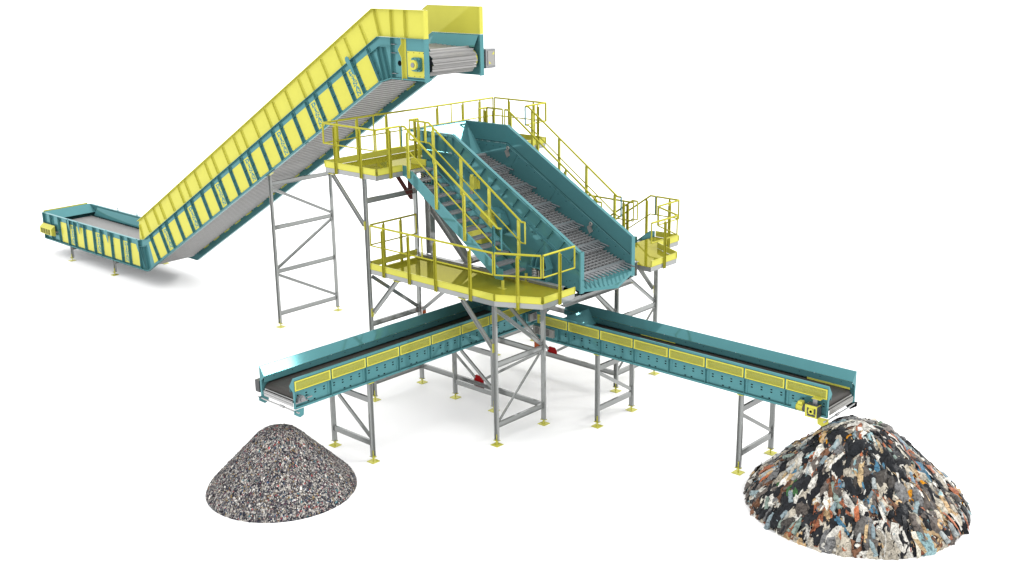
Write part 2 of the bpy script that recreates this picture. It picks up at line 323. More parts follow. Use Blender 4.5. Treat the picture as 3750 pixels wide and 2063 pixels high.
# ================================================================== screen
sc = thing('vibrating_screen', 'teal sloped vibrating screen with stepped grey grating decks and bar fingers', 'screen', (-2.4, 3.74, 4.1))
TOP = [(-5.815, 8.075), (-4.0, 8.08), (.93, 5.26)]
MID = [(-5.43, 7.49), (-4.05, 7.49), (.93, 4.67)]
def wall(yA, yB, sgn):
    """yA inner face, yB outer face of the plate, flanges stick out by .08 in sgn direction"""
    w = MB().xz(TOP + [(.93, 4.68), (-4.047, 7.502), (-5.43, 7.502)], yA, yB)
    for pts in ([(-5.43, 7.478), (-4.05, 7.478), (-3.55, 7.195), (-4.62, 5.6), (-5.43, 5.9)], [(-3.54, 7.189), (-1.95, 6.289), (-3.2, 4.62), (-4.61, 5.588)], [(-1.94, 6.283), (-.35, 5.382), (-1.35, 4.15), (-2.1, 4.15), (-3.19, 4.61)], [(-.34, 5.376), (.93, 4.658), (.93, 4.10), (-1.34, 4.15)]):
        w.xz(pts, yA, yB)
    wo = obj('side_wall', w, TEAL, sc)
    y0, y1 = (yB, yB + sgn * .085)
    f = MB()
    for P, t in ((TOP, .014), (MID, .012)):
        for a, b in zip(P, P[1:]): f.prism([(a[0], y0, a[1]), (b[0], y0, b[1]), (b[0], y1, b[1]), (a[0], y1, a[1])], (0, 0, -t))
        for a, b in zip(P, P[1:]):
            if t > .013: f.prism([(a[0], y1, a[1]), (b[0], y1, b[1]), (b[0], y1, b[1] - .075), (a[0], y1, a[1] - .075)], (0, -sgn * .008, 0))
    obj('flange', f, TEAL, wo)
    obj('front_post', MB().box(.932, .99, min(yA - sgn * .04, y1), max(yA - sgn * .04, y1), 4.05, 5.25), TEAL, wo)
    rb = [(-5.3, 0), (-4.75, 0), (-4.36, 0)]
    for x, _ in rb: obj('rib', MB().box(x - .006, x + .006, min(y0, y1), max(y0, y1), 7.49, 8.06), TEAL, wo)
    obj('rib', MB().box(-4.03, -4.018, min(y0, y1), max(y0, y1), 7.478, 8.06), TEAL, wo)
    for i in range(11):
        x = -3.50 + .436 * i
        if x > .95: break
        z = 8.08 - .572 * (x + 4.0) - .012
        a, b = (x, z), (x - .30, z - .33)
        for k in range(1): obj('rib', MB().prism([(a[0], y0, a[1]), (a[0], y1, a[1]), (b[0], y1 - sgn * .015, b[1] - .02), (b[0], y0, b[1] - .02)], (.010, 0, -.004)), TEAL, wo)
    bl = MB(); rnd = random.Random(5)
    for i in range(12):
        x = -3.4 + .36 * i; z = 8.08 - .572 * (x + 4) - .75
        bl.box(x - .012, x + .012, min(yB, yB + sgn * .004), max(yB, yB + sgn * .004), z - .012, z + .012)
    for dx, dz in ((.2, -.25), (.32, -.22), (.2, -.42), (.45, -.4), (.5, -.28)): bl.box(.2 + dx, .222 + dx, min(yB, yB + sgn * .004), max(yB, yB + sgn * .004), 4.55 + dz, 4.572 + dz)
    decal(wo, bl, DARK)
    return wo
wn = wall(2.60, 2.562, -1); wf = wall(4.88, 4.918, 1)
# inner seam, bolt row of the far wall
sm = MB()
for a, b in (((-5.36, 7.535), (-3.95, 7.535)), ((-3.95, 7.535), (.92, 4.715))):
    sm.prism([(a[0], 4.878, a[1]), (b[0], 4.878, b[1]), (b[0], 4.878, b[1] - .014), (a[0], 4.878, a[1] - .014)], (0, .001, 0))
for i in range(15):
    x = -3.8 + .32 * i; z = 7.535 - .579 * (x + 3.95) - .18
    sm.box(x - .011, x + .011, 4.876, 4.879, z - .011, z + .011)
for i in range(5): sm.box(-5.2 + .3 * i, -5.178 + .3 * i, 4.876, 4.879, 7.36, 7.382)
decal(wf, sm, DARK)
obj('back_wall', MB().prism([(-5.78, 2.6, 8.05), (-5.78, 4.88, 8.05), (-5.14, 4.88, 7.12), (-5.14, 2.6, 7.12)], (-.02, 0, -.012)), TEAL, sc)
obj('wing_plate', MB().prism([(-5.77, 4.875, 8.04), (-5.68, 4.62, 7.6), (-5.36, 4.42, 7.22), (-5.12, 4.45, 7.1), (-5.12, 4.875, 7.1)], (.012, 0, .008)), TEAL, sc)
obj('rear_rail', MB().box(-5.84, -5.79, 2.48, 5.0, 8.0, 8.078), TEAL, sc)
obj('deflector_plate', MB().prism([(-4.55, 2.62, 7.62), (-3.95, 2.62, 7.25), (-3.95, 3.05, 7.12), (-4.55, 3.05, 7.46)], (.0, 0, .012)), PALE, sc)
DX, DZ = .957, -.465
for k in range(6):
    x0, z0 = -4.915 + DX * k, 7.08 + DZ * k; x1, z1 = x0 + .86, z0 - .28
    dk = obj('grating_deck', MB().prism([(x0 - .05, 2.61, z0 + .03), (x0 + .03, 2.61, z0), (x0 + .03, 2.61, z0 - .2), (x0 - .05, 2.61, z0 - .2)], (0, 2.26, 0)), GRATE, sc)
    m = MB(); n = 6
    for i in range(n + 1):
        t = .05 + .86 * i / n; xx = x0 + (x1 - x0) * t; zz = z0 + (z1 - z0) * t
        m.prism([(xx, 2.61, zz), (xx + .015, 2.61, zz - .005), (xx - .015, 2.61, zz - .1), (xx - .03, 2.61, zz - .0915)], (0, 2.26, 0))
    yy = 2.68
    while yy < 4.86:
        a, b = .05, .93
        m.prism([(x0 + (x1 - x0) * a, yy, z0 + (z1 - z0) * a - .012), (x0 + (x1 - x0) * b, yy, z0 + (z1 - z0) * b - .012), (x0 + (x1 - x0) * b - .03, yy, z0 + (z1 - z0) * b - .095), (x0 + (x1 - x0) * a - .03, yy, z0 + (z1 - z0) * a - .095)], (0, .011, 0)); yy += .172
    obj('grating', m, GRATE, dk)
    obj('front_bar', MB().prism([(x1 - .09, 2.61, z1 + .03), (x1 + .01, 2.61, z1 - .003), (x1 + .01, 2.61, z1 - .15), (x1 - .09, 2.61, z1 - .15)], (0, 2.26, 0)), ZINC, dk)
    m = MB(); yy = 2.72
    while yy < 4.86:
        a = V((x1 - .02, yy, z1 - .03)); b = a + V((.40, 0, -.065)); m.tube([a, b], .023, 8); yy += .175
    obj('finger_bars', m, ZINC, dk)
    me_ = MB(); yy = 2.72
    while yy < 4.86:
        me_.cyl((x1 + .379, yy, z1 - .0948), (x1 + .383, yy, z1 - .0955), .013, 8); yy += .175
    decal(dk, me_, DARK)
obj('underdeck_shade', MB().prism([(-5.2, 2.61, 6.72), (.9, 2.61, 4.0), (.9, 2.61, 3.96), (-5.2, 2.61, 6.68)], (0, 2.26, 0)), DARK, sc)  # near-black sheet added so the grating openings look deep in shade
lp = MB()
P = [V((.70, 2.615, 4.33)), V((.93, 2.615, 4.15)), V((1.17, 3.95, 4.02)), V((1.0, 4.86, 4.22)), V((.70, 4.86, 4.33))]
lp.prism(P, (0, 0, -.012))
for a, b in ((P[1], P[2]), (P[2], P[3])): lp.prism([a, b, b + V((.012, 0, -.085)), a + V((.012, 0, -.085))], (-.012, 0, 0))
lo = obj('discharge_lip', lp, TEAL, sc)
m = MB()
for i in range(12):
    y = 2.78 + .175 * i; xe = .94 + .2 * (y - 2.62) / 1.35 if y < 3.95 else 1.14 - .17 * (y - 3.95) / .9
    ze = 4.15 - .12 * (y - 2.62) / 1.35 if y < 3.95 else 4.03 + .18 * (y - 3.95) / .9
    m.prism([(.72, y, 4.335), (xe, y + .0, ze + .012), (xe, y + .028, ze + .012), (.72, y + .028, 4.335)], (0, 0, .005))
obj('ridges', m, TEAL, lo)
for x, z in ((-3.96, 7.27), (-.6, 5.32)):
    m = MB().prism([(x - .13, 4.876, z - .02), (x - .01, 4.876, z + .07), (x + .10, 4.876, z - .13), (x - .03, 4.876, z - .22)], (0, -.012, 0))
    pts = [(x + .055 + .045 * math.cos(t), 4.82, z + .10 + .05 * math.sin(t)) for t in [2 * math.pi * i / 14 for i in range(14)]]
    m.tube(pts, .022, 8, True).prism([(x - .01, 4.87, z + .07), (x + .07, 4.87, z - .06), (x + .09, 4.80, z + .02), (x + .0, 4.80, z + .1)], (.004, 0, .012))
    obj('lifting_lug', m, PALE, sc)
# spring supports, near pair and upper pair, both sides
def springset(xc, z0, y, sgn):
    zs, zt = z0, z0 + .315
    br = MB().box(xc - .42, xc + .32, min(y, y + sgn * .30), max(y, y + sgn * .30), zt, zt + .016).box(xc - .42, xc + .32, min(y, y + sgn * .30), max(y, y + sgn * .30), zs - .016, zs)
    for dx in (-.30, -.14, .04):
        arc = [(xc + dx, y - 0, zt + .016)] + [(xc + dx, y + sgn * .27 * math.cos(a), zt + .016 + .36 * math.sin(a)) for a in [i * math.pi / 16 for i in range(9)]]
        br.prism(arc, (.012, 0, 0))
    br.prism([(xc + .02, y, zt + .016), (xc + .02, y, zt + .62), (xc + .06, y, zt + .62), (xc + .30, y, zt + .016)], (0, sgn * .014, 0))
    br.prism([(xc + .03, y + sgn * .015, zt + .35), (xc + .30, y + sgn * .015, zt + .016), (xc + .30, y + sgn * .28, zt + .016), (xc + .05, y + sgn * .12, zt + .35)], (.008, 0, .004))
    br.box(xc + .26, xc + .272, min(y, y + sgn * .30), max(y, y + sgn * .30), zs + .0, zt)
    bo = obj('spring_bracket', br, TEAL, sc)
    for dx in (-.22, .10):
        pts = [(xc + dx + .085 * math.cos(t), y + sgn * .17 + .085 * math.sin(t), zs + .03 + (zt - zs - .06) * t / (2 * math.pi * 5)) for t in [2 * math.pi * 5 * i / 90 for i in range(91)]]
        obj('coil_spring', MB().tube(pts, .0215, 8), CHROME, bo)
    obj('damper', MB().cyl((xc - .06, y + sgn * .2, zs), (xc - .06, y + sgn * .2, zs + .1), .04).cyl((xc - .06, y + sgn * .2, zs + .1), (xc - .06, y + sgn * .2, zs + .24), .028), PALE, bo)
for y, sg in ((2.33, -1), (5.15, 1)):
    springset(-.20, 4.352, y, sg); springset(-4.75, 6.58, y, sg)
    # drive guards and bearing bracket on the wall
    ya = 2.558 if sg < 0 else 4.922
    def bx(x0, x1, d0, d1, z0, z1): a, b = ya + sg * d0, ya + sg * d1; return MB().box(x0, x1, min(a, b), max(a, b), z0, z1)
    obj('drive_guard', bx(-3.15, -2.55, .06, .40, 5.0, 5.45), YEL, sc); obj('drive_guard', MB().xz([(-2.65, 5.95), (-2.30, 5.95), (-2.05, 5.60), (-2.25, 5.45), (-2.75, 5.65)], ya + sg * .05, ya + sg * .3), YEL, sc)
    obj('weight_block', MB().xz([(-2.22, 6.12), (-1.90, 6.0), (-1.72, 5.66), (-1.9, 5.35), (-2.05, 5.7)], ya + sg * .02, ya + sg * .26), TEAL, sc)
    bk = obj('bearing_bracket', bx(-3.02, -2.94, 0, .02, 6.55, 6.95), YEL, sc)
    m = bx(-3.20, -3.02, .0, .18, 6.55, 6.92); m.cyl((-3.16, ya + sg * .12, 6.5), (-3.16, ya + sg * .12, 6.98), .055)
    obj('housing', m, YEL, bk); obj('sleeve', MB().cyl((-3.16, ya + sg * .14, 6.40), (-3.16, ya + sg * .14, 6.50), .06), ZINC, bk)

# ================================================================== feed conveyor
CA, SA = math.cos(R(30)), math.sin(R(30))
def st(s, t): return (-20 + s * CA - t * SA, s * SA + t * CA)     # position along / across the incline -> x, z
fc = thing('feed_conveyor', 'long teal and yellow apron conveyor climbing from floor level to the screen', 'conveyor', (-22, 3.44, 0))
YN, YF = 2.198, 4.681
BOT = [(-31.05, .669), (-22.05, .652), (-6.85, 9.455), (-6.31, 9.605), (-4.785, 9.615)]
TOPF = [(-4.785, 10.87), (-6.92, 10.868), (-22.134, 2.016), (-22.60, 1.925), (-31.05, 1.918)]
HOARD = [(-22.60, 1.928), (-22.12, 2.02), (-6.92, 10.872), (-4.785, 10.874), (-4.785, 11.70), (-7.11, 11.698), (-22.5, 2.735)]
LRIB = []
for k in range(-1, 8):
    for d in (0, .58, 1.46):
        s_ = .56 + 2.344 * k + d
        if -1.0 < s_ < 16.3: LRIB.append((s_, d))
def side(y0, sg, near):
    """y0 outer plane, sg direction to the inside"""
    yp = y0 + sg * .10
    p = obj('side_panel', MB().xz(BOT + TOPF, yp, yp + sg * .012), TEAL, fc)
    m = MB()
    for P in (BOT, TOPF):
        for a, b in zip(P, P[1:]):
            m.prism([(a[0], y0, a[1]), (b[0], y0, b[1]), (b[0], yp, b[1]), (a[0], yp, a[1])], (0, 0, .012 if P is BOT else -.012))
    for a, b in zip(BOT, BOT[1:]):
        m.prism([(a[0], y0, a[1]), (b[0], y0, b[1]), (b[0], y0, b[1] + .05), (a[0], y0, a[1] + .05)], (0, sg * .006, 0))
    m.box(-4.80, -4.74, min(y0 - sg * .01, yp + sg * .05), max(y0 - sg * .01, yp + sg * .05), 9.60, 10.87)
    obj('flange', m, TEAL, p)
    h = obj('hoarding', MB().xz(HOARD, yp, yp + sg * .012), YEL, fc)
    m = MB(); P = [(-22.5, 2.735), (-7.11, 11.698), (-4.785, 11.70)]
    for a, b in zip(P, P[1:]): m.prism([(a[0], y0 - sg * .005, a[1]), (b[0], y0 - sg * .005, b[1]), (b[0], yp + sg * .02, b[1]), (a[0], yp + sg * .02, a[1])], (0, 0, .016))
    m.box(-4.80, -4.74, min(y0, yp + sg * .05), max(y0, yp + sg * .05), 10.88, 11.70)
    obj('rim', m, YEL, h)
    if not near: return p
    def rib(s, t0, t1, m_, par, w=.012, d=0.):
        a, b = st(s, t0), st(s, t1); c, e = st(s + .012, t0), st(s + .012, t1)
        mm = MB().prism([(a[0], y0 + d, a[1]), (b[0], y0 + d, b[1]), (e[0], y0 + d, e[1]), (c[0], y0 + d, c[1])], (0, yp - y0 - d, 0))
        if m_ is TEAL:
            f, g_ = st(s + .10, t0), st(s + .10, t1)
            mm.prism([(c[0], yp, c[1]), (e[0], yp, e[1]), (g_[0], yp, g_[1]), (f[0], yp, f[1])], (0, -.010, 0))
            for q in (.28, .55, .85):
                tq = t0 + (t1 - t0) * q; u0, u1, u2, u3 = st(s + .012, tq), st(s + .10, tq), st(s + .10, tq + .012), st(s + .012, tq + .012)
                mm.prism([(u0[0], yp - .0101, u0[1]), (u1[0], yp - .0101, u1[1]), (u2[0], yp - .0101, u2[1]), (u3[0], yp - .0101, u3[1])], (0, -.07, 0))
        else:
            f, g_ = st(s + .09, t0), st(s + .09, t1)
            mm.prism([(c[0], yp, c[1]), (e[0], yp, e[1]), (g_[0], yp, g_[1]), (f[0], yp, f[1])], (0, -.008, 0))
        return obj('rib', mm, m_, par)
    for s, d in LRIB: rib(s, 1.615, 2.80, TEAL, p)
    for s, d in LRIB:
        if -.5 < s + .07 < 16.3: rib(s + .065, 2.90, 3.60, YEL, h, d=.03)
    # hoarding ribs at the head and the fan of ribs at the two bends
    for xa, xb in ((-7.08, -6.84), (-6.30, -6.28), (-5.68, -5.67)):
        obj('rib', MB().prism([(xa, y0, 11.69), (xb, y0, 10.88), (xb + .012, y0, 10.88), (xa + .012, y0, 11.69)], (0, yp - y0 - .001, 0)), YEL, h)
    for (xa, za), (xb, zb) in (((-22.46, 2.60), (-22.30, 2.02)),):
        obj('rib', MB().prism([(xa, y0 + .04, za), (xb, y0 + .04, zb), (xb + .012, y0 + .04, zb), (xa + .012, y0 + .04, za)], (0, yp - y0 - .041, 0)), YEL, h)
    for (xa, za), (xb, zb) in (((-7.316, 10.32), (-6.86, 9.47)), ((-6.975, 10.52), (-6.70, 9.52)), ((-6.743, 10.56), (-6.47, 9.57)), ((-22.574, 1.61), (-22.13, .67)), ((-22.38, 1.65), (-22.085, .675)), ((-22.22, 1.69), (-22.06, .68)), ((-22.62, 1.9), (-22.60, .67))):
        obj('rib', MB().prism([(xa, y0, za), (xb, y0, zb), (xb + .012, y0, zb), (xa + .012, y0, za)], (0, .10, 0)), TEAL, p)
    for pts in ([(-7.35, 10.30), (-6.87, 10.571), (-6.33, 10.58)], [(-22.62, 1.62), (-22.05, 1.755)]):
        m = MB()
        for a, b in zip(pts, pts[1:]): m.prism([(a[0], y0 + .012, a[1]), (b[0], y0 + .012, b[1]), (b[0], yp, b[1]), (a[0], yp, a[1])], (0, 0, .012))
        obj('stiffener', m, TEAL, p)
    obj('rib', MB().box(-6.31, -6.298, y0, yp, 9.615, 10.855), TEAL, p)
    for z in (9.78, 10.40, 10.66): obj('tab', MB().box(-6.29, -6.10, y0 + .02, yp - .001, z, z + .014), ZINC, p)
    # yellow stiffener with a hook, and the flat run ribs
    m = MB().prism([(-5.80, y0 - .01, 10.86), (-5.80, y0 + .0, 10.70), (-5.90, y0 - .05, 10.52), (-5.80, y0 - .01, 10.28), (-5.80, y0 - .01, 9.62), (-5.80, yp, 9.62), (-5.80, yp, 10.86)], (.014, 0, 0)).box(-5.786, -5.68, yp - .012, yp - .001, 9.63, 10.85)
    obj('yellow_stiffener', m, YEL, p)
    XR = [-29.59, -28.76, -28.15, -27.27, -26.43, -25.80, -24.92, -24.08, -23.47]
    for x in XR + [-30.35]:
        m = MB().box(x, x + .012, y0, yp, .68, 1.905).box(x + .012, x + .11, yp - .010, yp, .68, 1.905)
        for z in (.9, 1.30, 1.72): m.box(x + .0121, x + .11, yp - .08, yp - .0101, z, z + .012)
        obj('rib', m, TEAL, p)
    obj('rib', MB().box(-31.045, -31.03, y0, yp, .68, 1.905), TEAL, p)
    return p
pnr = side(YN, 1, True); pfr = side(YF, -1, False)
YP = YN + .10
# cover plates and name plates on the near side
def rounded(x0, x1, z0, z1, r=.06, n=4):
    o = []
    for cx, cz, a0 in ((x1 - r, z1 - r, 0), (x0 + r, z1 - r, 90), (x0 + r, z0 + r, 180), (x1 - r, z0 + r, 270)):
        o += [(cx + r * math.cos(R(a0 + 90 * i / n)), cz + r * math.sin(R(a0 + 90 * i / n))) for i in range(n + 1)]
    return o
GL = {  # letters as quads in a unit cell (x 0..1, y 0..1)
 'D': [[(0, 0), (.1, 0), (.1, .1), (0, .1)], [(.1, 0), (.36, 0), (.36, 1), (.1, 1)], [(0, .9), (.1, .9), (.1, 1), (0, 1)], [(.36, 1), (.36, .84), (.6, .76), (.72, .92)], [(.6, .76), (.70, .5), (1., .5), (.94, .78), (.72, .92)], [(.70, .5), (.6, .24), (.72, .08), (.94, .22), (1., .5)], [(.6, .24), (.36, .16), (.36, 0), (.72, .08)]],
 '.': [[(.3, .2), (.7, .2), (.7, .8), (.3, .8)]],
 'I': [[(.34, .12), (.66, .12), (.66, .88), (.34, .88)], [(.14, 0), (.86, 0), (.86, .14), (.14, .14)], [(.14, .86), (.86, .86), (.86, 1), (.14, 1)]],
 'S': [[(.95, .66), (.95, 1), (.8, 1), (.74, .9), (.74, .72)], [(.74, .9), (.74, .76), (.5, .84), (.45, 1.)], [(.5, .84), (.45, 1.), (.1, .9), (.36, .76)], [(.1, .9), (.04, .66), (.34, .68), (.36, .76)], [(.04, .66), (.2, .48), (.45, .58), (.34, .68)], [(.2, .48), (.62, .38), (.9, .5), (.45, .58)], [(.62, .38), (.66, .26), (.96, .3), (.9, .5)], [(.66, .26), (.55, .14), (.6, 0), (.96, .3)], [(.55, .14), (.3, .2), (.26, .04), (.6, 0)], [(.05, 0), (.2, 0), (.3, .2), (.26, .34), (.05, .34)]],
 'A': [[(.08, .1), (.3, .1), (.6, 1), (.42, 1)], [(.64, .1), (.96, .1), (.66, 1), (.40, 1)], [(.25, .26), (.75, .26), (.75, .38), (.25, .38)], [(0, 0), (.42, 0), (.42, .1), (0, .1)], [(.54, 0), (1, 0), (1, .1), (.54, .1)]],
 'N': [[(.1, .08), (.26, .08), (.26, .92), (.1, .92)], [(.74, .0), (.9, .0), (.9, .92), (.74, .92)], [(.08, 1), (.34, 1), (.9, 0), (.7, 0)], [(0, 0), (.38, 0), (.38, .1), (0, .1)], [(.62, .9), (1, .9), (1, 1), (.62, 1)], [(0, .9), (.2, .9), (.2, 1), (0, 1)]]}
def lettering(fn, x0, x1, z0, z1, par):
    """the six stacked characters down a plate; fn maps plate coordinates to x, z"""
    m = MB(); H = z1 - z0; z = z1; k = 0
    for ch, h in (('D', .2), ('.', .07), ('I', .16), ('S', .2), ('A', .18), ('N', .19)):
        hh = h * H; zz = z - hh; z = zz
        for q in GL[ch]:
            k += 1
            m.prism([(lambda p: (p[0], YP - .013, p[1]))(fn(x0 + a * (x1 - x0), zz + (.06 + .88 * b) * hh)) for a, b in q], (0, -.0015 - .0004 * (k % 3), 0))
    obj('lettering', m, TEAL, par)
def plate(fn, a, b, z0, z1, nm):
    if nm:
        o = obj('name_plate', MB().prism([(lambda p: (p[0], YP - .0005, p[1]))(fn(*q)) for q in ((a, z0), (b, z0), (b, z1), (a, z1))], (0, -.0115, 0)), YEL, fc)
        w = b - a
        lettering(fn, a + w * .20, a + w * .76, z0 + .045, z1 - .035, o)
    else:
        o = obj('cover_plate', MB().prism([(lambda p: (p[0], YP - .0005, p[1]))(fn(*q)) for q in rounded(a, b, z0, z1)], (0, -.0115, 0)), YEL, fc)
        bl = MB()
        for q in ((a + .03, z0 + .1), (b - .1, z0 + .025), (a + .03, z1 - .1), (b - .1, z1 - .025), (a + .2, z0 + .025)):
            x, z = fn(*q); bl.box(x - .009, x + .009, YP - .015, YP - .0121, z - .009, z + .009)
        decal(o, bl, DARK)
for (s, d), nx in zip(LRIB, [q[0] for q in LRIB[1:]] + [16.02]):
    if s < -.75: a = -.70; continue
    if nx - s < .3: continue
    plate(st, s + .112, nx - .03, 1.715, 2.655, abs(d) < .01)
obj('cover_plate', MB().prism([(lambda p: (p[0], YP - .0005, p[1]))(st(*q)) for q in ((-.84, 1.73), (-.36, 1.73), (-.36, 2.60), (-.66, 2.60))], (0, -.0115, 0)), YEL, fc)
XL = [(-29.483, -28.80, 0), (-28.648, -28.19, 1), (-28.04, -27.31, 0), (-27.156, -26.47, 0), (-26.316, -25.84, 1), (-25.692, -24.96, 0), (-24.811, -24.12, 0), (-23.973, -23.51, 1), (-23.361, -22.66, 0)]
for a, b, nm in XL: plate(lambda x, z: (x, z), a, b, .748, 1.678, nm)
# lifting eyes on the near top flange, rings on the far one
for x in (-28.6, -27.7, -25.2, -22.7):
    obj('lifting_eye', MB().xz([(x - .1, 1.68), (x + .02, 1.40), (x + .05, 1.40), (x + .05, 1.90), (x + .02, 1.95), (x - .06, 1.95), (x - .10, 1.90)], YN + .02, YN + .03), TEAL, fc)
x, z = st(15.05, 2.5)
obj('lifting_eye', MB().prism([(lambda p: (p[0], YN - .02, p[1]))(st(*q)) for q in ((15.16, 2.35), (15.22, 2.35), (15.22, 2.95), (15.16, 3.02), (15.06, 3.02), (15.02, 2.92))], (0, .012, 0)), TEAL, fc)
for x in (-28.6, -26.9, -25.3):
    obj('lifting_ring', MB().tube([(x + .05 * math.cos(t), YF, 1.95 + .07 * math.sin(t)) for t in [2 * math.pi * i / 12 for i in range(12)]], .014, 6, True), TEAL, fc)
# inside: sloping skirts, end wall
sk = MB()
for y, sg in ((YN + .112, 1), (YF - .112, -1)):
    P = [(-30.3, 1.62), (-22.3, 1.62)] + [st(-.6, 2.62), st(16.7, 2.62)] + [(-4.85, 10.62)]
    for a, b in zip(P, P[1:]): sk.prism([(a[0], y, a[1] + .22), (b[0], y, b[1] + .22), (b[0], y + sg * .20, b[1] - .12), (a[0], y + sg * .20, a[1] - .12)], (0, 0, -.012))
obj('inner_skirt', sk, TEAL, fc)
ew = MB().box(-31.04, -31.02, YN + .1, YF - .1, .7, 1.93).prism([(-31.02, YN + .12, 1.93), (-31.02, YF - .12, 1.93), (-30.45, YF - .12, 1.62), (-30.45, YN + .12, 1.62)], (0, 0, -.012))
obj('end_wall', ew, TEAL, fc)
obj('end_trim', MB().box(-31.09, -31.05, YN + .1, YF - .2, 1.90, 1.98), YEL, fc)
# apron belt: pans as a corrugated loop, upper run, head and return run
UPW = ((0, -.9 * .06), (.12, 0), (.20, .3 * .06), (.50, .3 * .06), (.58, 0), (.84, 0))
def run(P, pitch, amp, up, prf=None):
    out = []
    for a, b in zip(P, P[1:]):
        a, b = V((a[0], 0, a[1])), V((b[0], 0, b[1])); L = (b - a).length; n = max(1, round(L / pitch)); d = (b - a) / n
        nr = V((-(b - a).z, 0, (b - a).x)).normalized() * up
        for i in range(n):
            for f, h in prf or ((0, -.5 * amp), (.16, .5 * amp), (.52, .5 * amp), (.68, -.5 * amp)): out.append(a + d * (i + f) + nr * h)
    out.append(V((P[-1][0], 0, P[-1][1]))); return out
Y0, Y1 = YN + .30, YF - .30
def sheet(pts, th):
    m = MB(); n = len(pts)
    vs = [(p.x, Y0, p.z) for p in pts] + [(p.x, Y1, p.z) for p in pts]
    m.add(vs, [(i, i + 1, n + i + 1, n + i) for i in range(n - 1)]); return m
HX, HZ = -5.12, 10.12
up_ = [(-30.6, 1.42), (-22.25, 1.40), st(-.45, 2.42), st(16.85, 2.42), (HX, 10.46)]
lo_ = [(HX, 9.75), (-6.35, 9.74), st(16.3, 1.80), st(-.9, 1.80), (-22.05, .88), (-30.9, .88)]
m = sheet(run(up_, .20, .07, 1, UPW), 0); b2 = sheet(run(lo_, .175, .055, 1), 0); m.add(b2.v, b2.f)
hd = []
for i in range(6):                                          # head: six flat pans round the drum
    a0, a1 = R(90 - 30 * i), R(90 - 30 * (i + 1))
    A = V((HX + .37 * math.cos(a0), 0, HZ + .36 * math.sin(a0))); B = V((HX + .37 * math.cos(a1), 0, HZ + .36 * math.sin(a1)))
    nr = ((A + B) / 2 - V((HX, 0, HZ))).normalized()
    for f, h in ((0, .03), (.1, .055), (.22, .03), (.3, 0), (.62, 0), (.72, .022), (.82, .022), (.92, 0)): hd.append(A.lerp(B, f) + nr * h)
hd.append(V((HX, 0, HZ - .36)))
b3 = sheet(hd, 0); m.add(b3.v, b3.f)
obj('apron_belt', m, SLAT, fc)
obj('chain_wheel', MB().cyl((HX, Y0 - .1, HZ), (HX, Y0 - .02, HZ), .36, 24), DARK, fc); obj('chain_wheel', MB().cyl((HX, Y1 + .02, HZ), (HX, Y1 + .1, HZ), .31, 24), YEL, fc)
rl = MB(); k = 0
s = -.5
obj('chain_rail', MB().prism([(lambda p: (p[0], Y1 + .03, p[1]))(st(*q)) for q in ((-.9, 1.86), (16.3, 1.86), (16.3, 1.92), (-.9, 1.92))], (0, .06, 0)), YEL, fc)
while s < 16:
    a, b, c, d = (st(s, 1.80), st(s + .42, 1.80), st(s + .42, 1.95), st(s, 1.95))
    obj('chain_guide', MB().prism([(q[0], YF - .125, q[1]) for q in (a, b, c, d)], (0, -.05, 0)), YEL, fc); s += .95
# head end: bearing plate, bearing, far gearbox, lower cross tie
bp = obj('bearing_plate', MB().box(-5.62, -4.85, YP - .03, YP - .001, 9.715, 10.49), YEL, fc)
m = MB()
for x in (-5.58, -5.32, -5.08, -4.9):
    for z in (9.75, 10.45): m.box(x - .012, x + .012, YP - .034, YP - .0301, z - .012, z + .012)
decal(bp, m, DARK)
m = MB().xz(rounded(-5.36, -4.96, 9.90, 10.32, .07), YP - .09, YP - .031)
m.cyl((-5.16, YP - .091, 10.11), (-5.16, YP - .17, 10.11), .19, 22)
for dx in (-.15, .15):
    for dz in (-.16, .16): m.cyl((-5.16 + dx, YP - .0901, 10.11 + dz), (-5.16 + dx, YP - .13, 10.11 + dz), .035, 10)
be = obj('bearing', m, TEAL, fc)
obj('bearing_cover', MB().cyl((-5.16, YP - .1701, 10.11), (-5.16, YP - .24, 10.11), .15, 22), YEL, be); obj('shaft_end', MB().cyl((-5.16, YP - .2401, 10.11), (-5.16, YP - .26, 10.11), .075, 16), ZINC, be)
obj('inspection_hole', MB().cyl((-6.0, YP - .004, 10.10), (-6.0, YP - .0002, 10.10), .085, 18), DARK, fc)
gb = obj('gearbox_cover', MB().box(-5.15, -4.76, YF + .12, YF + .56, 9.80, 10.40), ZINC, fc)
obj('access_panel', MB().prism([(-4.757, YF + .2, 9.88), (-4.757, YF + .50, 9.88), (-4.757, YF + .50, 10.34), (-4.757, YF + .2, 10.34)], (.012, 0, 0)), PALE, gb)
obj('warning_mark', MB().prism([(-4.744, YF + .38, 10.22), (-4.744, YF + .48, 10.22), (-4.744, YF + .48, 10.32)], (.002, 0, 0)).prism([(-4.744, YF + .24, 9.94), (-4.744, YF + .34, 9.94), (-4.744, YF + .24, 10.03)], (.002, 0, 0)), YEL, gb)
obj('stub', MB().box(-5.1, -4.8, YF, YF + .118, 10.0, 10.3), DGREY, fc)
obj('tie_stub', MB().box(-4.93, -4.86, YN + .16, YN + .34, 9.62, 9.70), TEAL, fc)
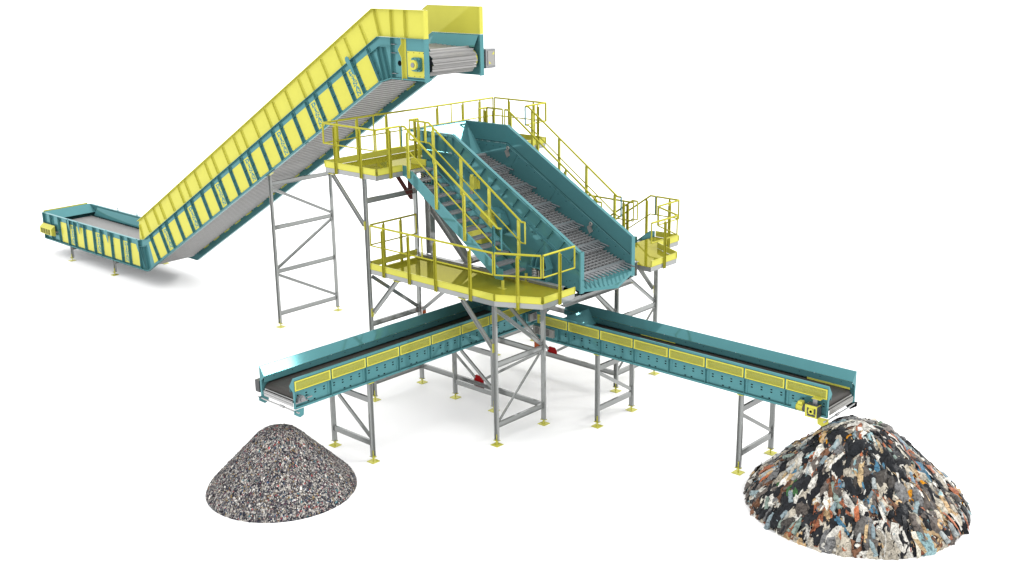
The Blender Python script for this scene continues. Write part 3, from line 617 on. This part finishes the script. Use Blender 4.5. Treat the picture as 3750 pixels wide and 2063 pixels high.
# tail motor guard
mg = obj('motor_guard', MB().prism([(-31.03, YN, 1.42), (-29.92, YN, 1.42), (-29.92, YN - .2, 1.30), (-29.92, YN - .2, 1.02), (-29.92, YN, .95), (-31.03, YN, .95), (-31.03, YN - .2, 1.02), (-31.03, YN - .2, 1.30)][0:0] or [(-31.03, YN, .93), (-31.03, YN - .2, 1.0), (-31.03, YN - .2, 1.28), (-31.03, YN, 1.43)], (1.12, 0, 0)), YEL, fc)
m = MB()
for r_ in range(6):
    for c_ in range(4): m.box(-30.9 + .23 * c_, -30.72 + .23 * c_, YN - .207, YN - .2002, 1.03 + .04 * r_, 1.052 + .04 * r_)
decal(mg, m, DARK)
obj('shaft_end', MB().cyl((-29.75, YN + .1, 1.16), (-29.75, YN - .06, 1.16), .035), ZINC, fc)
for x in (-28.65, -24.88):
    for y, o in ((2.27, -1), (4.70, 1)):
        l = obj('leg', MB().chan((x, y, .135), (x, y, .664), .14, .066, (0, o, 0)), STEEL, fc); foot(x, y - .05 if o < 0 else y, .135, l)
    obj('cross_beam', MB().ibeam((x, 2.31, .56), (x, 4.66, .56), .12, .07, (0, 0, 1)), STEEL, fc)
obj('tail_plate', MB().prism([(-22.06, 4.66, .655), (-21.3, 4.66, 1.1), (-21.3, 4.66, 1.3), (-22.2, 4.66, .8)], (0, -.02, 0)), DGREY, fc)

# support tower of the feed conveyor
tw = thing('support_tower', 'tall grey two legged tower holding up the middle of the climbing conveyor', 'steel frame', (-13.42, 3.87, 0))
for y, o, zt in ((2.51, -1, 5.69), (5.23, 1, 5.45)):
    l = obj('leg', MB().chan((-13.42, y, .155), (-13.42, y, zt), .14, .066, (0, o, 0)), STEEL, tw); foot(-13.40, y, .155, l)
obj('top_plate', MB().prism([(-13.52, 2.45, 5.67), (-13.26, 2.45, 5.82), (-13.26, 2.60, 5.82), (-13.52, 2.60, 5.67)], (0, 0, .015)), YEL, tw)
for z in (5.39, 3.77, 2.13, .52): obj('beam', MB().ibeam((-13.42, 2.55, z), (-13.42, 5.19, z), .15, .075, (0, 0, 1)), STEEL, tw)
for a, b in (((2.56, 5.22), (5.16, 3.90)), ((5.16, 3.64), (2.58, 2.26)), ((2.58, 2.0), (5.16, .66))): obj('brace', MB().chan((-13.42, a[0], a[1]), (-13.42, b[0], b[1]), .105, .05, (1, 0, 0)), STEEL, tw)

# ================================================================== discharge conveyors
def conveyor(name, label, T, mirror, L0, bays, pitch, zo):
    """T(l,u,z): along, across from the outer side, up -> world"""
    cv = thing(name, label, 'conveyor', T((L0 + bays * pitch) - 3, .72, 0), 'discharge belt conveyors under the screen')
    L1 = L0 + bays * pitch
    def P(pts, d=None): return [T(*p) for p in pts]
    def bxm(m, l0, l1, u0, u1, z0, z1):
        a, b = T(l0, u0, z0 + zo), T(l1, u1, z1 + zo)
        return m.box(min(a[0], b[0]), max(a[0], b[0]), min(a[1], b[1]), max(a[1], b[1]), min(a[2], b[2]), max(a[2], b[2]))
    def sect(m, pts, l0, l1):                               # outline in (u,z) swept along l
        a = [V(T(l0, u, z + zo)) for u, z in pts]; d = V(T(l1, 0, 0)) - V(T(l0, 0, 0)); return m.prism(a, d)
    for f, lab in ((lambda u: u, 'n'), (lambda u: 1.45 - u, 'f')):
        m = MB(); sect(m, [(f(.06), 2.25), (f(.07), 2.25), (f(.07), 2.69), (f(.06), 2.69)], L0, L1)
        wo = obj('side_panel', m, TEAL, cv)
        m = MB(); sect(m, [(f(0), 2.235), (f(.09), 2.235), (f(.09), 2.249), (f(.012), 2.249), (f(.012), 2.29), (f(0), 2.29)], L0, L1)
        sect(m, [(f(-.004), 2.69), (f(.09), 2.69), (f(.09), 2.704), (f(-.004), 2.704)], L0, L1)
        obj('flange', m, TEAL, wo)
        for i in range(bays + 1):
            l = L0 + pitch * i; e = .012 if i < bays else -.012
            m = MB(); bxm(m, l, l + e, f(0), f(.059), 2.25, 2.6895); bxm(m, l + e, l + e * 8, f(.0505), f(.0595), 2.25, 2.689); bxm(m, l, l + e * 2, f(.01), f(.05), 2.705, 3.0)
            obj('stiffener', m, TEAL, wo)
        m = MB()
        for i in range(bays):
            l = L0 + pitch * i
            for q, z in ((.18, 2.57), (.18, 2.50), (.42, 2.57), (.42, 2.50), (.66, 2.57), (.66, 2.50), (.90, 2.57), (.90, 2.50), (.45, 2.33), (.62, 2.33)):
                bxm(m, l + pitch * q - .027, l + pitch * q + .027, f(.0565), f(.0598), z - .015, z + .015)
        decal(wo, m, DARK)
        # sloping chute plate, skirt and rim
        m = MB(); sect(m, [(f(.0), 3.0), (f(.012), 3.0), (f(.03), 3.05), (f(.18), 2.82), (f(.19), 2.826), (f(.034), 3.066), (f(.0), 3.062)], L0, L1)
        ch = obj('chute_plate', m, TEAL, cv)
        m = MB(); sect(m, [(f(.18), 2.815), (f(.192), 2.815), (f(.192), 2.66), (f(.18), 2.66)], L0, L1)
        a = [(L1 - 2.6, 2.659), (L1, 2.659), (L1, 2.60), (L1 - .5, 2.60), (L1 - 2.2, 2.655)]
        obj('skirt', m, TEAL, ch)
        m = MB()
        for i in range(bays * 2):
            l = L0 + pitch * (.5 * i + .25); uu = f(.193)
            bxm(m, l - .01, l + .01, uu, f(.196), 2.75, 2.77)
        decal(ch, m, DARK)
        m = MB().prism(P([(L1, f(.0), 2.69 + zo), (L1, f(.0), 3.066 + zo), (L1, f(.03), 3.07 + zo), (L1, f(.19), 2.83 + zo), (L1, f(.19), 2.80 + zo), (L1, f(.07), 2.69 + zo)]), V(T(.012, 0, 0)) - V(T(0, 0, 0)))
        bxm(m, L1, L1 + .012, f(-.004), f(.06), 2.235, 2.69)
        obj('end_cap', m, TEAL, cv)
        for i in range(bays):                               # perforated guards
            l0 = L0 + pitch * i + .035; l1 = L0 + pitch * (i + 1) - .012; fr_ = MB()
            for a0, a1, z0, z1 in ((l0, l1, 2.955, 2.985), (l0, l1, 2.72, 2.748), (l0, l0 + .04, 2.7485, 2.9545), (l1 - .04, l1, 2.7485, 2.9545)): bxm(fr_, a0, a1, f(-.012), f(.004), z0, z1)
            go = obj('mesh_guard', fr_, YEL, cv)
            m = MB(); z = 2.768
            while z < 2.95: bxm(m, l0 + .04, l1 - .04, f(-.006), f(-.001), z - .0037, z + .0037); z += .026
            l = l0 + .055
            while l < l1 - .045: bxm(m, l - .0037, l + .0037, f(-.0066), f(-.0006), 2.749, 2.954); l += .03
            obj('perforated_sheet', m, YEL, go)
    # belt round two drums
    rr, zc = .165, 2.435
    la, lb = L0 + .35, L1 - .22
    pts = [(la, zc + rr)] + [(lb + rr * math.sin(a), zc + rr * math.cos(a)) for a in [math.pi * i / 14 for i in range(15)]] + [(la - rr * math.sin(a), zc - rr * math.cos(a)) for a in [math.pi * i / 14 for i in range(15)]]
    m = MB(); n = len(pts); q = [T(l, .10, z + zo) for l, z in pts] + [T(l, 1.35, z + zo) for l, z in pts]
    m.add(q, [(i, (i + 1) % n, n + (i + 1) % n, n + i) for i in range(n)])
    obj('belt', m, RUB, cv)
    for l in (la, lb): obj('drum', MB().cyl(T(l, .085, zc + zo), T(l, 1.365, zc + zo), rr - .012, 22).cyl(T(l, -.02, zc + zo), T(l, 1.47, zc + zo), .04, 12), DGREY, cv)
    # scraper guard and cleaner rod below the head
    m = MB(); sect(m, [(.06, 2.45), (.06, 2.30), (1.27, 2.30), (1.27, 2.45)], L1 + .03, L1 + .042)
    sect(m, [(.06, 2.452), (1.27, 2.452), (1.27, 2.49), (.06, 2.49)], L1 - .01, L1 + .0)
    for z in (2.36, 2.42): sect(m, [(.062, z), (1.268, z), (1.268, z + .012), (.062, z + .012)], L1 + .0421, L1 + .055)
    obj('scraper_guard', m, CHROME if mirror else PALE, cv)
    obj('cleaner_rod', MB().cyl(T(L1 + .02, -.16, 2.19 + zo), T(L1 + .02, 1.58, 2.19 + zo), .022, 10).cyl(T(L1 + .02, .45, 2.19 + zo), T(L1 + .02, .62, 2.19 + zo), .036, 12), CHROME, cv)
    for u in (-.03, 1.46):
        m = MB().prism([T(L1 + .07, u, 2.23 + zo), T(L1 + .07, u, 2.12 + zo), T(L1 - .10, u, 2.0 + zo), T(L1 - .22, u, 2.04 + zo), T(L1 - .24, u, 2.23 + zo)], V(T(0, .014, 0)) - V(T(0, 0, 0)))
        obj('rod_bracket', m, YEL if (not mirror and u < 0) else (DARK if not mirror else TEAL), cv)
    # loading end plate across the belt
    m = MB().prism([T(L0 + .9, .12, 3.0 + zo), T(L0 + .9, 1.33, 3.0 + zo), T(L0 + 1.25, 1.25, 2.63 + zo), T(L0 + 1.25, .2, 2.63 + zo)], V((0, 0, .012)))
    obj('loading_plate', m, TEAL, cv)
    # slotted tail guard
    u0 = -.10
    m = MB(); bxm(m, L0 - .08, L0 + .72, u0, -.03, 2.40, 2.64)
    tg = obj('tail_guard', m, PALE, cv)
    m = MB()
    for r_ in range(5):
        for c_ in range(3): bxm(m, L0 + .02 + .2 * c_, L0 + .17 + .2 * c_, u0 - .003, u0 - .0002, 2.435 + .04 * r_, 2.452 + .04 * r_)
    decal(tg, m, DARK)
    m = MB(); bxm(m, L0 - .1, L0 + .82, -.028, .045, 2.33, 2.685); obj('guard_mount', m, TEAL, cv)
    # yellow wear strips under the far skirt
    for z0, z1, la_, lb_ in ((2.61, 2.66, L1 - 1.25, L1 - .05), (2.64, 2.662, L0 + 2.9, L0 + 4.1)):
        m = MB(); sect(m, [(1.252, z1), (1.2575, z1), (1.2575, z0), (1.252, z0)], la_, lb_)
        if not mirror: obj('wear_strip', m, YEL, cv)
    m = MB()
    for i in range(3): sect(m, [(.2, 2.30), (1.25, 2.30), (1.25, 2.34), (.2, 2.34)], L0 + 1.2 + 3 * i, L0 + 1.28 + 3 * i)
    obj('cross_member', m, TEAL, cv)
    return cv, bxm, L1, T
cr, bR, L1, TR = conveyor('discharge_conveyor', 'teal belt conveyor with a yellow gear motor running to the big pile', lambda l, u, z: (l, 2.82 + u, z), False, -.965, 8, 1.1856, 0)
cl, bL, L1b, TL = conveyor('discharge_conveyor', 'teal belt conveyor without motor on its open side, running to the smaller grey pile', lambda l, u, z: (-1.75 - u, -l, z), True, -4.0, 8, 1.1875, .075)
# gear motor on the near side of the right conveyor
gm = obj('gear_motor', MB().box(8.05, 8.37, 2.58, 2.80, 2.25, 2.565), YEL, cr)
m = MB().box(8.12, 8.33, 2.57, 2.5799, 2.29, 2.34).box(8.11, 8.15, 2.57, 2.5799, 2.35, 2.5).box(8.30, 8.34, 2.57, 2.5799, 2.36, 2.5).box(8.372, 8.386, 2.59, 2.79, 2.26, 2.55).box(8.07, 8.36, 2.60, 2.79, 2.566, 2.578)
decal(gm, m, DGREY)
obj('hollow_shaft', MB().cyl((8.225, 2.579, 2.42), (8.225, 2.55, 2.42), .075, 18), YEL, gm); decal(gm, MB().cyl((8.225, 2.5499, 2.42), (8.225, 2.545, 2.42), .035, 14), DARK)
m = MB().cyl((7.78, 2.69, 2.42), (7.96, 2.69, 2.42), .088, 18)
for i in range(12):
    a = 2 * math.pi * i / 12; m.bar((7.78, 2.69 + .092 * math.cos(a), 2.42 + .092 * math.sin(a)), (7.96, 2.69 + .092 * math.cos(a), 2.42 + .092 * math.sin(a)), .018, .01, (0, math.cos(a), math.sin(a)))
m.box(7.83, 7.95, 2.61, 2.74, 2.515, 2.58)
obj('motor', m, YEL, gm); obj('fan_cowl', MB().cyl((7.67, 2.69, 2.42), (7.779, 2.69, 2.42), .105, 20), TEAL, gm)
obj('coupling', MB().cyl((7.961, 2.69, 2.42), (8.049, 2.69, 2.42), .095, 18), DGREY, gm)
obj('torque_arm', MB().box(8.19, 8.31, 2.70, 2.715, 2.56, 2.70).box(8.19, 8.33, 2.7, 2.83, 2.70, 2.712), ZINC, cr)
obj('torque_arm_guard', MB().box(8.16, 8.40, 2.68, 2.80, 2.712, 2.722), YEL, cr)
# pillow block on the left conveyor, gear box on its far side
pb = obj('pillow_block', MB().box(-1.80, -1.70, -5.50, -5.14, 2.47, 2.50).prism([(-1.80, -5.44, 2.5), (-1.80, -5.20, 2.5), (-1.80, -5.23, 2.60), (-1.80, -5.28, 2.645), (-1.80, -5.36, 2.645), (-1.80, -5.41, 2.60)], (.1, 0, 0)).cyl((-1.70, -5.32, 2.56), (-1.66, -5.32, 2.56), .06, 16).cyl((-1.74, -5.14, 2.53), (-1.74, -4.98, 2.53), .022, 8), ZINC, cl)
obj('gear_box', MB().box(-3.42, -3.24, -5.52, -5.25, 2.40, 2.72), DGREY, cl)

# stands under the discharge conveyors
def stand(label, T, zt):
    s = thing('conveyor_stand', label, 'steel stand', T(0, .8, 0), 'two legged stands under the discharge conveyors')
    def d(v): return V(T(*v)) - V(T(0, 0, 0))
    for u, o in ((.055, -1), (1.70, 1)):
        l = obj('leg', MB().chan(T(0, u, .15), T(0, u, zt), .14, .066, d((0, o, 0))), STEEL, s)
        p = T(0, u, 0); foot(p[0], p[1], .15, l)
        q = T(0, u, zt); obj('top_plate', MB().box(q[0] - .09, q[0] + .09, q[1] - .09, q[1] + .09, zt + .002, zt + .014), YEL, l)
    for z in (1.80, .545): obj('beam', MB().chan(T(0, .095, z), T(0, 1.66, z), .15, .07, d((-1, 0, 0))), STEEL, s)
    obj('brace', MB().chan(T(0, .10, 1.65), T(0, 1.64, .70), .10, .05, d((-1, 0, 0))) if zt < 2.25 else MB().chan(T(0, 1.40, 1.62), T(0, .12, .72), .10, .05, d((-1, 0, 0))), STEEL, s)
stand('near middle stand of the right conveyor, between the red gusset and the motor end', lambda l, u, z: (1.304 + l, 2.82 + u, z), 2.22)
stand('outermost stand of the right conveyor, next to the big waste pile', lambda l, u, z: (6.069 + l, 2.82 + u, z), 2.22)
stand('outermost stand of the left conveyor, next to the small grey pile', lambda l, u, z: (-1.75 - u, -3.011 - l, z), 2.295)
stand('inner stand of the left conveyor, half hidden by a leg of the main frame', lambda l, u, z: (-1.75 - u, 1.777 - l, z), 2.295)

# ================================================================== waste piles
def cone_r(prof, z):
    for (r0, z0), (r1, z1) in zip(prof, prof[1:]):
        if z0 <= z <= z1: return r0 + (r1 - r0) * (z - z0) / max(1e-6, z1 - z0)
    return prof[-1][0]
def pile(name, label, cx, cy, prof, pal, bits, m, seed, base_bits):
    rnd = random.Random(seed); mb = MB(); cols = []
    N = 150; Mr = 60
    # lengthwise samples of the outline
    acc = [0]
    for a, b in zip(prof, prof[1:]): acc.append(acc[-1] + math.hypot(b[0] - a[0], b[1] - a[1]))
    def at(t):
        d = t * acc[-1]
        for i in range(len(prof) - 1):
            if d <= acc[i + 1] + 1e-9:
                f = (d - acc[i]) / (acc[i + 1] - acc[i]); return prof[i][0] + (prof[i + 1][0] - prof[i][0]) * f, prof[i][1] + (prof[i + 1][1] - prof[i][1]) * f
        return prof[-1]
    def pick(): return rnd.choices(pal[0], pal[1])[0]
    def jit(c): k = rnd.uniform(.75, 1.22); return tuple(min(.9, x * k) for x in c)
    amp = base_bits
    rows = []
    for j in range(Mr + 1):
        r, z = at(j / Mr); row = []
        for i in range(N):
            a = 2 * math.pi * i / N; k = rnd.uniform(-amp, amp) * (0 if j == 0 else 1) if r > .1 else 0
            row.append((cx + (r + k) * math.cos(a), cy + (r + k) * math.sin(a), max(0, z + k * .6)))
        rows.append(row)
    vs = [p for r_ in rows for p in r_]; fs = []
    for j in range(Mr):
        for i in range(N): fs.append((j * N + i, j * N + (i + 1) % N, (j + 1) * N + (i + 1) % N, (j + 1) * N + i)); cols.append(jit(pick()))
    mb.add(vs, fs)
    def frame(t, a):
        r, z = at(t); r2, z2 = at(min(1, t + .02)); r1, z1 = at(max(0, t - .02))
        d = V((math.cos(a) * (r2 - r1), math.sin(a) * (r2 - r1), z2 - z1)).normalized(); tg = V((-math.sin(a), math.cos(a), 0)); n = tg.cross(d)
        return V((cx + r * math.cos(a), cy + r * math.sin(a), z)), d, tg, n
    for count, kind, s0, s1, tmin in bits:
        for _ in range(count):
            while True:
                t = rnd.uniform(tmin, .985)
                if rnd.random() < at(t)[0] / prof[0][0] + .03: break
            p, d, tg, n = frame(t, rnd.uniform(0, 2 * math.pi)); sz = rnd.uniform(s0, s1); c = jit(pick())
            ang = rnd.gauss(0, .38); u = d * math.cos(ang) + tg * math.sin(ang); w = n.cross(u)
            if kind == 'flake':
                l, b = sz, sz * rnd.uniform(.25, .7); h = rnd.uniform(.1, .5) * sz
                q = [p + u * l * x + w * b * y + n * (.005 + h * rnd.uniform(0, .5)) for x, y in ((-.5, -.4), (.1, -.55), (.55, -.1), (.3, .5), (-.45, .45))]
                mb.add(q, [(0, 1, 2, 3, 4)]); cols.append(c)
            elif kind in ('sheet', 'film'):
                if kind == 'film': c = K(238, 168, 40)
                k = 6; l, b = sz, sz * rnd.uniform(.3, .75); q = []
                for i in range(k):
                    for j in range(k):
                        x, y = i / (k - 1) - .5, j / (k - 1) - .5; e = 1 - 2 * max(abs(x), abs(y))
                        q.append(p + u * l * (x + rnd.uniform(-.09, .09)) + w * b * (y + rnd.uniform(-.1, .1)) + n * (.012 + sz * (.16 * e + rnd.uniform(-.07, .07))))
                mb.add(q, [(i * k + j, (i + 1) * k + j, (i + 1) * k + j + 1, i * k + j + 1) for i in range(k - 1) for j in range(k - 1)])
                for _i in range((k - 1) ** 2): f = rnd.uniform(.9, 1.08); cols.append(tuple(min(.9, x * f) for x in c))
            elif kind == 'bag':
                nu, nv = 14, 11; l, b = sz * .5, sz * rnd.uniform(.22, .36); q = []; rx = rnd.uniform(0, 6); dk = (.012, .0135, .016) if rnd.random() < .6 else rnd.choice([(.10, .095, .09), (.14, .14, .14), (.055, .05, .045)])
                for j in range(nv + 1):
                    ph = math.pi * j / nv
                    for i in range(nu):
                        th = 2 * math.pi * i / nu; k = 1 + .12 * math.sin(3 * th + rx) + rnd.uniform(-.10, .10)
                        q.append(p + n * (.02 * sz) + u * l * math.cos(ph) * k + w * b * math.sin(ph) * math.cos(th) * k + n * b * .65 * math.sin(ph) * math.sin(th) * k)
                fz = [(j * nu + i, j * nu + (i + 1) % nu, (j + 1) * nu + (i + 1) % nu, (j + 1) * nu + i) for j in range(nv) for i in range(nu)]
                mb.add(q, fz); cols += [(lambda k_: tuple(x * k_ for x in dk))(rnd.uniform(.85, 1.2)) for _i in fz]
            elif kind == 'bottle':
                cc = tuple(.52 * x for x in rnd.choice([(.42, .55, .58), (.36, .46, .5), (.6, .66, .66), (.30, .42, .52), (.36, .46, .4), (.55, .55, .5)]))
                L = sz; r0 = L * .16; prf = [(-.5, .6), (-.47, 1), (-.2, .92), (-.1, 1), (.05, .92), (.15, 1), (.25, .9), (.38, .4), (.5, .36)]; nu = 10; q = []
                for x, k in prf:
                    for i in range(nu): th = 2 * math.pi * i / nu; q.append(p + n * r0 * .8 + u * L * x + w * r0 * k * math.cos(th) + n * r0 * k * math.sin(th))
                fz = [(j * nu + i, j * nu + (i + 1) % nu, (j + 1) * nu + (i + 1) % nu, (j + 1) * nu + i) for j in range(len(prf) - 1) for i in range(nu)]
                mb.add(q, fz); cols += [cc] * len(fz)
            elif kind == 'strip':                           # pale bent strips of plastic and card
                c = jit(rnd.choice([K(246, 243, 234), K(225, 220, 205), K(200, 126, 90), K(50, 52, 56), K(215, 190, 150)])); b = sz * rnd.uniform(.09, .2); k = 5; q = []; cv_ = rnd.uniform(-.25, .25)
                for i in range(k):
                    x = i / (k - 1) - .5; o_ = p + u * sz * x + w * sz * cv_ * x * x + n * (.03 + sz * (.08 - .25 * x * x) + rnd.uniform(0, .02))
                    q += [o_ - w * b * .5, o_ + w * b * .5 + n * rnd.uniform(-.02, .04)]
                mb.add(q, [(2 * i, 2 * i + 2, 2 * i + 3, 2 * i + 1) for i in range(k - 1)]); cols += [c] * (k - 1)
            elif kind == 'card':
                l, b = sz, sz * rnd.uniform(.2, .55); q0 = [p + u * l * x + w * b * y + n * (.02 + rnd.uniform(0, .12) * sz) for x, y in ((-.5, -.5), (.5, -.5), (.5, .5), (-.5, .5))]
                mb.prism(q0, n * .012); cols += [c] * 6
    o = obj(name, mb, m, None, cols, smooth=False)
    if m is BULKY: o.data.polygons.foreach_set('use_smooth', [True] * len(o.data.polygons)); o.data.set_sharp_from_angle(angle=R(50))
    o['label'] = label; o['category'] = 'waste pile'; o['group'] = 'cone shaped waste piles'
    return o
K = lambda *c: tuple(.62 * (((x / 255 + .055) / 1.055) ** 2.4) ** 1.12 for x in c)
PAL1 = ([K(60, 60, 68), K(100, 98, 102), K(205, 200, 192), K(236, 232, 226), K(150, 145, 144), K(170, 84, 90), K(80, 104, 134), K(84, 150, 158), K(170, 146, 104), K(118, 88, 104), K(214, 100, 98), K(80, 82, 92)],
        [20, 20, 17, 12, 20, 1.6, 3, 1.2, 3, 3, .6, 16])
PAL2 = ([K(40, 42, 47), K(60, 62, 66), K(246, 243, 234), K(214, 206, 190), K(186, 122, 92), K(140, 104, 82), K(220, 190, 148), K(100, 150, 178), K(178, 212, 216), K(240, 172, 44), K(128, 120, 114), K(84, 132, 84), K(190, 50, 60)],
        [25, 14, 24, 20, 6, 8, 12, 1.6, 5, 1.0, 15, .7, .2])
pile('waste_pile', 'smaller grey cone of finely shredded mixed waste under the left conveyor', -2.37, -5.65,
     [(1.93, 0), (1.925, .05), (1.87, .17), (1.75, .30), (.55, 1.53), (.42, 1.62), (.25, 1.665), (.0, 1.675)], PAL1,
     [(46000, 'flake', .014, .045, .01), (1500, 'flake', .04, .08, .01), (250, 'sheet', .05, .10, .03)], SHRED, 3, .012)
pile('waste_pile', 'bigger cone of black bags, bottles and cardboard under the right conveyor', 9.248, 3.166,
     [(2.60, 0), (2.60, .06), (2.53, .25), (2.33, .50), (.83, 1.86), (.60, 2.01), (.35, 2.10), (.0, 2.14)], PAL2,
     [(2600, 'flake', .05, .25, .01), (1100, 'sheet', .2, .5, .01), (230, 'bag', .28, .60, .06), (110, 'bottle', .26, .48, .05), (420, 'sheet', .4, .8, .03), (240, 'strip', .25, .7, .04), (200, 'card', .14, .42, .03), (10, 'film', .45, .65, .1), (50, 'bag', .2, .42, .06), (2600, 'flake', .04, .16, .01), (300, 'sheet', .1, .22, .02)], BULKY, 8, .02)
